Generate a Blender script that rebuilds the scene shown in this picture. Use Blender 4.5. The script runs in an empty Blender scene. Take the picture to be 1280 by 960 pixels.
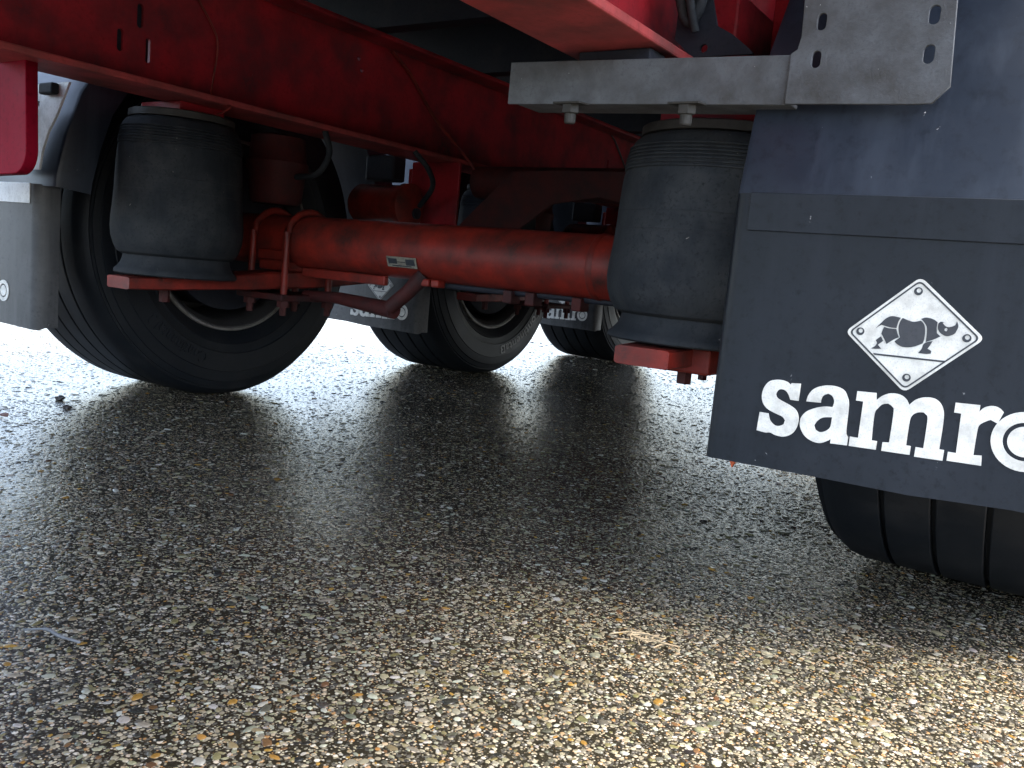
import bpy, bmesh, math, random
import numpy as np
from mathutils import Vector, Matrix

random.seed(7)
rng = np.random.default_rng(11)
S = bpy.context.scene
COL = S.collection

# ------------------------------------------------------------------ camera
cam_data = bpy.data.cameras.new("camera")
cam_data.sensor_width = 36.0
cam_data.lens = 36.0 * 1091.1 / 1280.0
cam_data.clip_start = 0.02
cam_data.clip_end = 2000.0
cam = bpy.data.objects.new("camera", cam_data)
COL.objects.link(cam)
_r = Vector((0.825112, 0.55766, 0.090586)).normalized()
_f = Vector((-0.545496, 0.828098, -0.12918)).normalized()
_u = _r.cross(_f).normalized()
_m = Matrix((_r, _u, -_f)).transposed().to_4x4()
_m.translation = Vector((1.1915, -1.6524, 0.4356))
cam.matrix_world = _m
S.camera = cam

# ------------------------------------------------------------------ sky, sun, exposure
SUN_EL, SUN_AZ = math.radians(65), math.radians(80)      # azimuth from +Y towards +X
world = bpy.data.worlds.new("World")
S.world = world
world.use_nodes = True
wn = world.node_tree.nodes
wl = world.node_tree.links
bg = wn["Background"]
sky = wn.new("ShaderNodeTexSky")
sky.sky_type = 'NISHITA'
sky.sun_disc = False
sky.sun_elevation = SUN_EL
sky.sun_rotation = SUN_AZ
sky.air_density = 1.0
sky.dust_density = 3.0
hs = wn.new("ShaderNodeHueSaturation")
hs.inputs["Saturation"].default_value = 0.8
wl.new(sky.outputs[0], hs.inputs["Color"])
wl.new(hs.outputs[0], bg.inputs["Color"])
bg.inputs["Strength"].default_value = 0.14
sun_d = bpy.data.lights.new("sun", 'SUN')
sun_d.energy = 2.0
sun_d.angle = math.radians(20)
sun_d.color = (1.0, 0.92, 0.78)
sun = bpy.data.objects.new("sun", sun_d)
COL.objects.link(sun)
_d = Vector((math.sin(SUN_AZ) * math.cos(SUN_EL), math.cos(SUN_AZ) * math.cos(SUN_EL), math.sin(SUN_EL)))
sun.rotation_euler = (-_d).to_track_quat('-Z', 'Y').to_euler()
sun.location = _d * 20
S.view_settings.view_transform = 'Standard'
S.view_settings.look = 'None'
S.view_settings.gamma = 1.0
S.view_settings.use_curve_mapping = False
S.view_settings.exposure = 3.05

# ------------------------------------------------------------------ measurements (metres)
ZA = 0.458          # axle height = loaded tyre radius
R = 0.463           # free tyre radius
SP = 1.3105         # axle spacing
XW = 1.075          # wheel centre
XS, YS = 0.66, -0.348   # air spring
ZR = 0.745          # underside of frame rail
YR0, YR1 = -2.3, 9.0  # YR0: unseen rear end, drawn back to shade the foreground and flaps
FLAP_X, FLAP_Y, FLAP_Z = 0.79, -0.59, 0.22

# ------------------------------------------------------------------ material helpers
def mat(name):
    m = bpy.data.materials.new(name)
    m.use_nodes = True
    nt = m.node_tree
    return m, nt.nodes, nt.links, nt.nodes["Principled BSDF"]

def coords(n, l, scale=(1, 1, 1), kind="Object"):
    tc = n.new("ShaderNodeTexCoord")
    mp = n.new("ShaderNodeMapping")
    mp.inputs["Scale"].default_value = scale
    l.new(tc.outputs[kind], mp.inputs["Vector"])
    return mp.outputs[0]

def noise(n, l, vec, scale, detail=6, rough=0.6):
    t = n.new("ShaderNodeTexNoise")
    t.inputs["Scale"].default_value = scale
    t.inputs["Detail"].default_value = detail
    t.inputs["Roughness"].default_value = rough
    l.new(vec, t.inputs["Vector"])
    return t.outputs["Fac"]

def ramp(n, l, src, stops):
    r = n.new("ShaderNodeValToRGB")
    e = r.color_ramp.elements
    e[0].position, e[0].color = stops[0][0], (*stops[0][1], 1) if len(stops[0][1]) == 3 else stops[0][1]
    e[1].position, e[1].color = stops[-1][0], (*stops[-1][1], 1)
    for p, c in stops[1:-1]:
        x = e.new(p)
        x.color = (*c, 1)
    l.new(src, r.inputs["Fac"])
    return r.outputs["Color"]

def mix(n, l, fac, a, b):
    x = n.new("ShaderNodeMix")
    x.data_type = 'RGBA'
    for sock, v in ((x.inputs[0], fac), (x.inputs[6], a), (x.inputs[7], b)):
        if isinstance(v, (int, float)):
            sock.default_value = v
        elif isinstance(v, tuple):
            sock.default_value = (*v, 1)
        else:
            l.new(v, sock)
    return x.outputs[2]

def bump(n, l, h, strength, dist, b, chain=None):
    k = n.new("ShaderNodeBump")
    k.inputs["Strength"].default_value = strength
    k.inputs["Distance"].default_value = dist
    l.new(h, k.inputs["Height"])
    if chain is not None:
        l.new(chain, k.inputs["Normal"])
    if b is not None:
        l.new(k.outputs[0], b.inputs["Normal"])
    return k.outputs[0]

def thr(n, l, src, lo, hi):
    return ramp(n, l, src, [(lo, (0, 0, 0)), (hi, (1, 1, 1))])

def dirty(name, base, dirt, amount=0.5, rough=0.45, scale=9.0, speck=None, bump_s=0.15, streak=None, spec=0.5):
    """painted or rubber surface with blotchy dirt, fine grain, optional pale specks and vertical streaks"""
    m, n, l, b = mat(name)
    v = coords(n, l)
    big = noise(n, l, v, scale, 8, 0.62)
    fine = noise(n, l, v, scale * 14, 5, 0.7)
    c = mix(n, l, thr(n, l, big, 0.62 - amount * 0.3, 0.78 - amount * 0.1), base, dirt)
    darker = tuple(x * 0.6 for x in base)
    c = mix(n, l, thr(n, l, fine, 0.52, 0.72), c, darker)
    if streak:
        sv = coords(n, l, (7, 7, 0.6))
        st = noise(n, l, sv, 4.0, 5, 0.6)
        c = mix(n, l, thr(n, l, st, 0.5, 0.75), c, streak)
    if speck:
        vo = n.new("ShaderNodeTexVoronoi")
        vo.inputs["Scale"].default_value = speck[1]
        dn = n.new("ShaderNodeTexNoise"); dn.inputs["Scale"].default_value = 170.0; dn.inputs["Detail"].default_value = 2
        l.new(v, dn.inputs["Vector"])
        dm = n.new("ShaderNodeVectorMath"); dm.operation = 'MULTIPLY_ADD'
        l.new(dn.outputs["Color"], dm.inputs[0]); dm.inputs[1].default_value = (0.009, 0.009, 0.016); l.new(v, dm.inputs[2])
        l.new(dm.outputs[0], vo.inputs["Vector"])
        sel = noise(n, l, v, 23.0, 2)
        md = n.new("ShaderNodeMath"); md.operation = 'MULTIPLY'
        l.new(ramp(n, l, vo.outputs["Distance"], [(0.05, (1, 1, 1)), (0.10, (0, 0, 0))]), md.inputs[0])
        l.new(thr(n, l, sel, 0.60, 0.64), md.inputs[1])
        c = mix(n, l, md.outputs[0], c, speck[0])
    l.new(c, b.inputs["Base Color"])
    rr = n.new("ShaderNodeMapRange")
    rr.inputs["To Min"].default_value = rough - 0.12
    rr.inputs["To Max"].default_value = rough + 0.2
    l.new(big, rr.inputs["Value"])
    l.new(rr.outputs[0], b.inputs["Roughness"])
    b.inputs["Specular IOR Level"].default_value = spec
    n1 = bump(n, l, big, bump_s * 0.5, 0.004, None)
    bump(n, l, fine, bump_s, 0.001, b, n1)
    return m

M = {}
M['red'] = dirty("red_paint", (0.32, 0.015, 0.022), (0.055, 0.017, 0.020), 0.75, 0.45, 7.0, speck=((0.2, 0.08, 0.07), 90), bump_s=0.25, spec=0.22)
M['red_dusty'] = dirty("dusty_red_paint", (0.40, 0.060, 0.058), (0.10, 0.045, 0.04), 0.75, 0.5, 8.0, bump_s=0.4, spec=0.25)
M['zinc'] = dirty("pale_zinc_and_sheen", (0.62, 0.64, 0.65), (0.30, 0.30, 0.30), 0.45, 0.4, 16.0, bump_s=0.2)  # zinc tone that also carries sky reflection and a strip highlight as colour
M['plate_rim'] = dirty("grimy_spring_plate", (0.042, 0.040, 0.036), (0.022, 0.020, 0.018), 0.6, 0.6, 14.0, bump_s=0.4, spec=0.25)
M['red_arm'] = dirty("red_axle_paint", (0.24, 0.021, 0.013), (0.026, 0.013, 0.011), 0.85, 0.42, 12.0, bump_s=0.4, spec=0.3)
M['grime'] = dirty("grimy_red", (0.07, 0.015, 0.014), (0.02, 0.016, 0.017), 0.7, 0.6, 14.0, bump_s=0.4, spec=0.2)
M['dark'] = dirty("dark_underbody", (0.016, 0.018, 0.026), (0.03, 0.03, 0.034), 0.4, 0.6, 8.0, spec=0.2)
M['tyre'] = dirty("tyre_rubber", (0.006, 0.008, 0.011), (0.016, 0.017, 0.019), 0.5, 0.48, 9.0, bump_s=0.12, spec=0.25)
M['bag'] = dirty("air_spring_rubber", (0.015, 0.018, 0.022), (0.040, 0.042, 0.044), 0.6, 0.68, 12.0, speck=((0.18, 0.17, 0.15), 60), bump_s=0.5, streak=(0.026, 0.029, 0.032), spec=0.16)
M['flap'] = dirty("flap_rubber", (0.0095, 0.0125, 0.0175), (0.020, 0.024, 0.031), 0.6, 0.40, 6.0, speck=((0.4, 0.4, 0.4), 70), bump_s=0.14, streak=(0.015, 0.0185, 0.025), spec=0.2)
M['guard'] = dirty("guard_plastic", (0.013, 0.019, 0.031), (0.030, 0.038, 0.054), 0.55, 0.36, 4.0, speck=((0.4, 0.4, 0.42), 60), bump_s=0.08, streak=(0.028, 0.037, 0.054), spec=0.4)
M['flap_dusty_lit'] = dirty("dusty_lit_flap_rubber", (0.036, 0.038, 0.042), (0.10, 0.10, 0.10), 0.7, 0.45, 7.0, speck=((0.4, 0.4, 0.4), 70), bump_s=0.14, streak=(0.075, 0.077, 0.08), spec=0.4)  # left flaps: dust film, with reflected sky also mixed into the paler colour
M['galv'] = dirty("dull_galvanised_steel", (0.100, 0.108, 0.118), (0.042, 0.040, 0.038), 0.8, 0.62, 17.0, speck=((0.4, 0.4, 0.4), 110), bump_s=0.8)
M['steel'] = dirty("rusty_bolt_steel", (0.075, 0.066, 0.054), (0.035, 0.03, 0.026), 0.5, 0.55, 60.0, bump_s=0.5)
M['rim'] = dirty("rim_steel", (0.03, 0.03, 0.032), (0.02, 0.018, 0.016), 0.5, 0.5, 14.0)
M['lip'] = dirty("rim_lip_steel", (0.16, 0.15, 0.14), (0.06, 0.05, 0.04), 0.5, 0.45, 30.0)
M['white'] = dirty("white_print", (0.70, 0.69, 0.64), (0.44, 0.43, 0.39), 0.6, 0.5, 40.0, bump_s=0.05)
M['ink'] = dirty("dark_print", (0.028, 0.032, 0.04), (0.05, 0.05, 0.055), 0.3, 0.5, 20.0, bump_s=0.05)
M['crimson'] = dirty("crimson_panel", (0.24, 0.004, 0.020), (0.17, 0.004, 0.015), 0.3, 0.6, 6.0, bump_s=0.05, spec=0.06)
M['plate'] = dirty("type_plate_metal", (0.22, 0.21, 0.17), (0.06, 0.05, 0.045), 0.5, 0.4, 60.0)
M['orange'] = dirty("orange_plastic", (0.6, 0.10, 0.02), (0.45, 0.08, 0.02), 0.3, 0.4, 20.0)
M['straw'] = dirty("dry_straw", (0.24, 0.19, 0.12), (0.16, 0.11, 0.07), 0.4, 0.7, 60.0)
M['leaf'] = dirty("brown_leaf", (0.14, 0.06, 0.035), (0.08, 0.035, 0.02), 0.4, 0.6, 60.0)
M['soil'] = dirty("wet_soil", (0.022, 0.017, 0.013), (0.012, 0.01, 0.009), 0.4, 0.5, 60.0, bump_s=0.5)
M['lettering_black'] = dirty("raised_tyre_letters", (0.13, 0.13, 0.13), (0.16, 0.16, 0.16), 0.3, 0.45, 20.0)

# ------------------------------------------------------------------ mesh helpers
def mesh_obj(name, me, material=None, parent=None, loc=(0, 0, 0)):
    o = bpy.data.objects.new(name, me)
    COL.objects.link(o)
    if material is not None and not me.materials:
        me.materials.append(material)
    o.location = loc
    if parent is not None:
        o.parent = parent
    return o

def bm_mesh(bm, name="mesh", smooth=False, angle=None):
    bmesh.ops.recalc_face_normals(bm, faces=bm.faces)
    me = bpy.data.meshes.new(name)
    bm.to_mesh(me)
    bm.free()
    if smooth:
        me.shade_smooth()
        if angle is not None:
            me.set_sharp_from_angle(angle=math.radians(angle))
    return me

def add_box(bm, x0, x1, y0, y1, z0, z1, bev=0.0):
    t = bmesh.new()
    bmesh.ops.create_cube(t, size=1.0)
    for v in t.verts:
        v.co = Vector((x0 + (v.co.x + .5) * (x1 - x0), y0 + (v.co.y + .5) * (y1 - y0), z0 + (v.co.z + .5) * (z1 - z0)))
    if bev:
        bmesh.ops.bevel(t, geom=t.edges[:], offset=bev, segments=2, affect='EDGES', profile=0.5)
    merge(bm, t)

def merge(bm, t):
    base = {}
    for v in t.verts:
        base[v] = bm.verts.new(v.co)
    for f in t.faces:
        try:
            nf = bm.faces.new([base[v] for v in f.verts])
            nf.smooth = f.smooth
        except ValueError:
            pass
    t.free()

def box(x0, x1, y0, y1, z0, z1, bev=0.0):
    bm = bmesh.new()
    add_box(bm, x0, x1, y0, y1, z0, z1, bev)
    return bm

def add_lathe(bm, prof, axis='X', seg=48, origin=(0, 0, 0), wob=0.0):
    """revolve (offset along axis, radius) pairs"""
    o = Vector(origin)
    rings = []
    for a, r in prof:
        ring = []
        for k in range(seg):
            t = 2 * math.pi * k / seg
            rr = r
            c, s = rr * math.cos(t), rr * math.sin(t)
            p = Vector((a, c, s)) if axis == 'X' else (Vector((c, a, s)) if axis == 'Y' else Vector((c, s, a)))
            ring.append(bm.verts.new(o + p))
        rings.append(ring)
    for i in range(len(rings) - 1):
        for k in range(seg):
            k2 = (k + 1) % seg
            bm.faces.new((rings[i][k], rings[i][k2], rings[i + 1][k2], rings[i + 1][k]))
    return rings

def lathe(prof, axis='X', seg=48, origin=(0, 0, 0), caps=True):
    bm = bmesh.new()
    rings = add_lathe(bm, prof, axis, seg, origin)
    if caps:
        bm.faces.new(rings[0]); bm.faces.new(rings[-1])
    return bm

def add_tube(bm, pts, r, seg=10, caps=True):
    pts = [Vector(p) for p in pts]
    rings = []
    up = Vector((0.13, 0.31, 0.94)).normalized()
    for i, p in enumerate(pts):
        d = (pts[min(i + 1, len(pts) - 1)] - pts[max(i - 1, 0)]).normalized()
        a = d.cross(up)
        if a.length < 1e-3:
            a = d.cross(Vector((1, 0, 0)))
        a.normalize()
        b = d.cross(a).normalized()
        rr = r[i] if isinstance(r, (list, tuple)) else r
        rings.append([bm.verts.new(p + (a * math.cos(t) + b * math.sin(t)) * rr) for t in [2 * math.pi * k / seg for k in range(seg)]])
    for i in range(len(rings) - 1):
        for k in range(seg):
            k2 = (k + 1) % seg
            bm.faces.new((rings[i][k], rings[i][k2], rings[i + 1][k2], rings[i + 1][k]))
    if caps:
        bm.faces.new(rings[0]); bm.faces.new(rings[-1])

def tube(pts, r, seg=10):
    bm = bmesh.new()
    add_tube(bm, pts, r, seg)
    return bm

def spline(pts, n=6):
    """Catmull-Rom through 3D points"""
    P = [Vector(p) for p in pts]
    P = [2 * P[0] - P[1]] + P + [2 * P[-1] - P[-2]]
    out = []
    for i in range(1, len(P) - 2):
        for k in range(n):
            t = k / n
            a, b, c, d = P[i - 1], P[i], P[i + 1], P[i + 2]
            out.append(0.5 * ((2 * b) + (c - a) * t + (2 * a - 5 * b + 4 * c - d) * t * t + (3 * b - a - 3 * c + d) * t ** 3))
    out.append(P[-2])
    return out

def smooth_loop(pts, limit=42, n=4):
    """round the soft corners of a closed 2D outline, keep the sharp ones"""
    P = [Vector(p) for p in pts]
    N = len(P)
    soft = []
    for i in range(N):
        a, b = P[i] - P[i - 1], P[(i + 1) % N] - P[i]
        soft.append(abs(math.degrees(a.angle(b, 0))) < limit)
    out = []
    for i in range(N):
        p0, p1, p2, p3 = P[i - 1], P[i], P[(i + 1) % N], P[(i + 2) % N]
        out.append(p1)
        if not (soft[i] or soft[(i + 1) % N]):
            continue
        if not soft[i]:
            p0 = p1
        if not soft[(i + 1) % N]:
            p3 = p2
        m0, m1 = (p2 - p0) * 0.5, (p3 - p1) * 0.5
        for k in range(1, n):
            t = k / n
            out.append((2 * t ** 3 - 3 * t * t + 1) * p1 + (t ** 3 - 2 * t * t + t) * m0 + (-2 * t ** 3 + 3 * t * t) * p2 + (t ** 3 - t * t) * m1)
    return out

def filled(loops, depth, name="sheet", bevel=0.0):
    """flat plate in local XY with holes, thickness depth along Z (centred); loops = list of closed 2D outlines"""
    cu = bpy.data.curves.new(name, 'CURVE')
    cu.dimensions = '2D'
    cu.fill_mode = 'BOTH'
    cu.extrude = depth / 2
    cu.bevel_depth = bevel
    for lp in loops:
        sp = cu.splines.new('POLY')
        sp.points.add(len(lp) - 1)
        for p, q in zip(sp.points, lp):
            p.co = (q[0], q[1], 0, 1)
        sp.use_cyclic_u = True
    o = bpy.data.objects.new(name, cu)
    COL.objects.link(o)
    bpy.context.view_layer.update()
    me = bpy.data.meshes.new_from_object(o.evaluated_get(bpy.context.evaluated_depsgraph_get()))
    bpy.data.objects.remove(o)
    bpy.data.curves.remove(cu)
    me.materials.clear()
    return me

def orient(me, X, Y, org):
    """map a mesh's local x,y,z to world axes X, Y and X cross Y, at org"""
    X, Y = Vector(X), Vector(Y)
    Z = X.cross(Y)
    mt = Matrix((X, Y, Z)).transposed().to_4x4()
    mt.translation = Vector(org)
    me.transform(mt)
    return me

def circle(cx, cy, r, n=24):
    return [(cx + r * math.cos(2 * math.pi * k / n), cy + r * math.sin(2 * math.pi * k / n)) for k in range(n)]

def slot(cx, cy, w, h, n=8, tilt=0.0):
    """vertical slotted hole"""
    out = []
    for k in range(n + 1):
        t = math.pi * k / n
        out.append((cx + w / 2 * math.cos(t), cy + h / 2 - w / 2 + w / 2 * math.sin(t)))
    for k in range(n + 1):
        t = math.pi + math.pi * k / n
        out.append((cx + w / 2 * math.cos(t), cy - h / 2 + w / 2 + w / 2 * math.sin(t)))
    return out

def thing(name, label, cat, loc=(0, 0, 0), group=None):
    o = bpy.data.objects.new(name, None)
    COL.objects.link(o)
    o.location = loc
    o["label"] = label
    o["category"] = cat
    if group:
        o["group"] = group
    return o

def tag(o, label, cat, group=None):
    o["label"] = label
    o["category"] = cat
    if group:
        o["group"] = group
    return o
LETTERS = {"s":[[[1160,1120],[1160,910],[1060,910],[1030,970],[990,1010],[940,1020],[900,1000],[880,950],[900,910],[960,880],[1070,840],[1150,790],[1190,700],[1180,590],[1130,500],[1040,450],[940,450],[870,470],[810,460],[700,470],[710,700],[820,700],[850,620],[910,570],[970,570],[1020,600],[1030,650],[990,690],[890,720],[790,760],[730,830],[710,920],[730,1020],[790,1100],[900,1130],[990,1120],[1040,1090],[1050,1110]]],"a":[[[1250,920],[1270,1010],[1330,1090],[1440,1140],[1560,1150],[1660,1120],[1710,1050],[1740,950],[1750,650],[1770,590],[1780,580],[1780,480],[1590,470],[1590,520],[1550,490],[1470,450],[1370,460],[1280,510],[1220,600],[1210,700],[1260,790],[1350,850],[1460,890],[1560,900],[1570,970],[1540,1030],[1490,1050],[1440,1020],[1420,970],[1420,930]],[[1570,780],[1470,760],[1410,710],[1380,650],[1400,600],[1450,580],[1510,600],[1560,650],[1570,710]]],"m":[[[1810,1130],[2020,1140],[2030,1060],[2090,1120],[2170,1160],[2270,1160],[2340,1120],[2380,1060],[2440,1130],[2530,1170],[2630,1170],[2700,1120],[2740,1030],[2750,890],[2750,620],[2800,620],[2800,500],[2510,490],[2510,600],[2590,600],[2590,900],[2580,970],[2540,1000],[2480,990],[2430,950],[2410,870],[2410,600],[2460,600],[2460,500],[2160,490],[2160,590],[2230,600],[2230,950],[2210,1010],[2160,1040],[2100,1020],[2060,970],[2030,890],[2040,590],[2100,590],[2100,490],[1800,480],[1800,590],[1890,590],[1890,1020],[1810,1020]]],"r":[[[2840,1160],[3080,1170],[3080,1100],[3120,1150],[3190,1180],[3260,1170],[3310,1130],[3270,1000],[3200,1030],[3150,1000],[3100,950],[3090,860],[3090,620],[3170,630],[3180,520],[2840,510],[2840,610],[2920,610],[2910,1050],[2840,1050]]]}
EMBLEM = {"plate":[[[2290,2460],[2340,2440],[2960,1930],[3000,1880],[2980,1820],[2360,1230],[2310,1210],[2260,1230],[1630,1750],[1600,1800],[1620,1850],[2240,2440]]],"line":[[[2290,2430],[2330,2420],[2940,1910],[2970,1880],[2950,1830],[2350,1270],[2310,1250],[2270,1260],[1660,1760],[1630,1800],[1650,1830],[2250,2410]],[[2290,2400],[2330,2390],[2920,1900],[2940,1870],[2940,1840],[2340,1290],[2310,1270],[2280,1280],[1680,1780],[1660,1800],[1670,1820],[2260,2390]]],"bar":[[[1920,1590],[2680,1600],[2660,1580],[1940,1570]]],"rump":[[[1910,1870],[1960,1940],[2010,2000],[2070,2030],[2160,2020],[2140,1970],[2130,1900],[2070,1900],[2010,1910],[1970,1920],[1940,1900]]],"thigh":[[[2000,1900],[2050,1890],[2130,1890],[2150,1840],[2170,1800],[2120,1770],[2050,1710],[2020,1760],[1980,1820],[1990,1870]]],"hindfoot":[[[1980,1790],[2010,1740],[1980,1710],[1960,1690],[2000,1650],[1940,1640],[1890,1640],[1930,1670],[1950,1710],[1930,1740]]],"belly":[[[2180,2020],[2240,2000],[2300,1990],[2370,2010],[2410,1970],[2430,1890],[2430,1800],[2420,1760],[2350,1720],[2280,1700],[2210,1700],[2150,1730],[2130,1750],[2180,1800],[2160,1860],[2150,1920],[2160,1980]]],"shoulder":[[[2370,2030],[2420,2050],[2490,2040],[2540,2010],[2540,1950],[2550,1890],[2590,1860],[2530,1820],[2450,1780],[2450,1860],[2440,1940],[2410,1990]]],"forefoot":[[[2520,1800],[2500,1750],[2480,1710],[2520,1690],[2520,1660],[2470,1650],[2390,1650],[2420,1700],[2430,1750],[2460,1780]]],"head":[[[2550,2000],[2570,2020],[2610,2020],[2590,2010],[2620,1980],[2650,1970],[2690,1980],[2720,2000],[2730,2040],[2750,1990],[2740,1940],[2720,1900],[2660,1870],[2610,1880],[2570,1910],[2550,1950]],[[2620,1950],[2640,1960],[2650,1940],[2640,1920],[2620,1930]]]}
EMBLEM_BOLTS = [[2300, 2330], [1750, 1820], [2850, 1870], [2310, 1360]]
# ------------------------------------------------------------------ ground: wet exposed-aggregate asphalt
def asphalt_material():
    m, n, l, b = mat("wet_asphalt")
    v = coords(n, l)
    big = noise(n, l, v, 1.3, 5)
    fine = noise(n, l, v, 260, 4, 0.7)
    mid = noise(n, l, v, 34, 5, 0.6)
    base = mix(n, l, thr(n, l, fine, 0.35, 0.7), (0.0065, 0.0058, 0.0040), (0.024, 0.021, 0.014))
    base = mix(n, l, thr(n, l, mid, 0.45, 0.7), base, (0.016, 0.0145, 0.011))
    heights = []
    for sc, cut, seed in ((150, 0.34, 0.0), (300, 0.30, 3.1)):
        vv = coords(n, l, (1, 1, 0.001))
        vo = n.new("ShaderNodeTexVoronoi")
        vo.inputs["Scale"].default_value = sc
        vo.inputs["Randomness"].default_value = 1.0
        l.new(vv, vo.inputs["Vector"])
        sep = n.new("ShaderNodeSeparateColor")
        l.new(vo.outputs["Color"], sep.inputs[0])
        col = ramp(n, l, sep.outputs[0], [(0.0, (0.03, 0.029, 0.027)), (0.35, (0.07, 0.065, 0.055)), (0.55, (0.16, 0.14, 0.10)), (0.72, (0.26, 0.235, 0.18)),
                                          (0.86, (0.18, 0.09, 0.03)), (0.93, (0.34, 0.32, 0.28)), (1.0, (0.06, 0.055, 0.05))])
        edge = ramp(n, l, vo.outputs["Distance"], [(cut, (1, 1, 1)), (cut + 0.12, (0, 0, 0))])
        base = mix(n, l, edge, base, col)
        hgt = ramp(n, l, vo.outputs["Distance"], [(0.0, (1, 1, 1)), (cut + 0.15, (0, 0, 0))])
        heights.append(hgt)
    l.new(base, b.inputs["Base Color"])
    rr = n.new("ShaderNodeMapRange")
    rr.inputs["To Min"].default_value = 0.10
    rr.inputs["To Max"].default_value = 0.27
    l.new(big, rr.inputs["Value"])
    l.new(rr.outputs[0], b.inputs["Roughness"])
    b.inputs["Specular IOR Level"].default_value = 0.3
    c1 = bump(n, l, heights[0], 0.26, 0.0022, None)
    c2 = bump(n, l, heights[1], 0.22, 0.0012, None, c1)
    bump(n, l, fine, 0.2, 0.001, b, c2)
    return m

def pebble_material():
    m, n, l, b = mat("wet_pebbles")
    a = n.new("ShaderNodeAttribute")
    a.attribute_name = "stone"
    v = coords(n, l)
    f = noise(n, l, v, 420, 4, 0.7)
    dark = n.new("ShaderNodeMix"); dark.data_type = 'RGBA'; dark.blend_type = 'MULTIPLY'
    dark.inputs[0].default_value = 0.6
    l.new(a.outputs["Color"], dark.inputs[6])
    l.new(ramp(n, l, f, [(0.3, (0.45, 0.43, 0.4)), (0.65, (1, 1, 1))]), dark.inputs[7])
    l.new(dark.outputs[2], b.inputs["Base Color"])
    b.inputs["Roughness"].default_value = 0.19
    b.inputs["Specular IOR Level"].default_value = 0.2
    bump(n, l, f, 0.10, 0.0005, b)
    return m

def ground_height(x, y):
    fall = np.exp(-(x * x + y * y) / 30.0)
    return fall * 0.0022 * (np.sin(x * 5.1 + 1.3 * np.sin(y * 3.7)) + np.sin(y * 6.3 + 1.1 * np.sin(x * 4.1 + 2.0))) - 0.0022

def build_ground():
    t = np.linspace(-1, 1, 181)
    g = np.sign(t) * (np.abs(t) * 3.2 + np.abs(t) ** 9 * 500)
    X, Y = np.meshgrid(g, g)
    Z = ground_height(X, Y)
    N = len(g)
    me = bpy.data.meshes.new("asphalt")
    vs = np.stack([X.ravel(), Y.ravel(), Z.ravel()], 1)
    i = np.arange(N * N).reshape(N, N)
    fs = np.stack([i[:-1, :-1], i[:-1, 1:], i[1:, 1:], i[1:, :-1]], -1).reshape(-1, 4)
    me.from_pydata(vs.tolist(), [], fs.tolist())
    me.shade_smooth()
    o = mesh_obj("asphalt_ground", me, asphalt_material())
    o["kind"] = "structure"
    o["label"] = "wet worn asphalt with exposed pale aggregate under and around the trailer"

PALETTE = 0.32 * np.array([(0.50, 0.46, 0.32), (0.72, 0.71, 0.62), (0.34, 0.29, 0.17), (0.54, 0.32, 0.08), (0.24, 0.135, 0.07),
                    (0.19, 0.185, 0.145), (0.055, 0.055, 0.052), (0.42, 0.40, 0.31), (0.29, 0.26, 0.13), (0.11, 0.105, 0.09)])
WEIGHT = np.array([0.23, 0.13, 0.12, 0.03, 0.025, 0.13, 0.09, 0.11, 0.07, 0.065])

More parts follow.
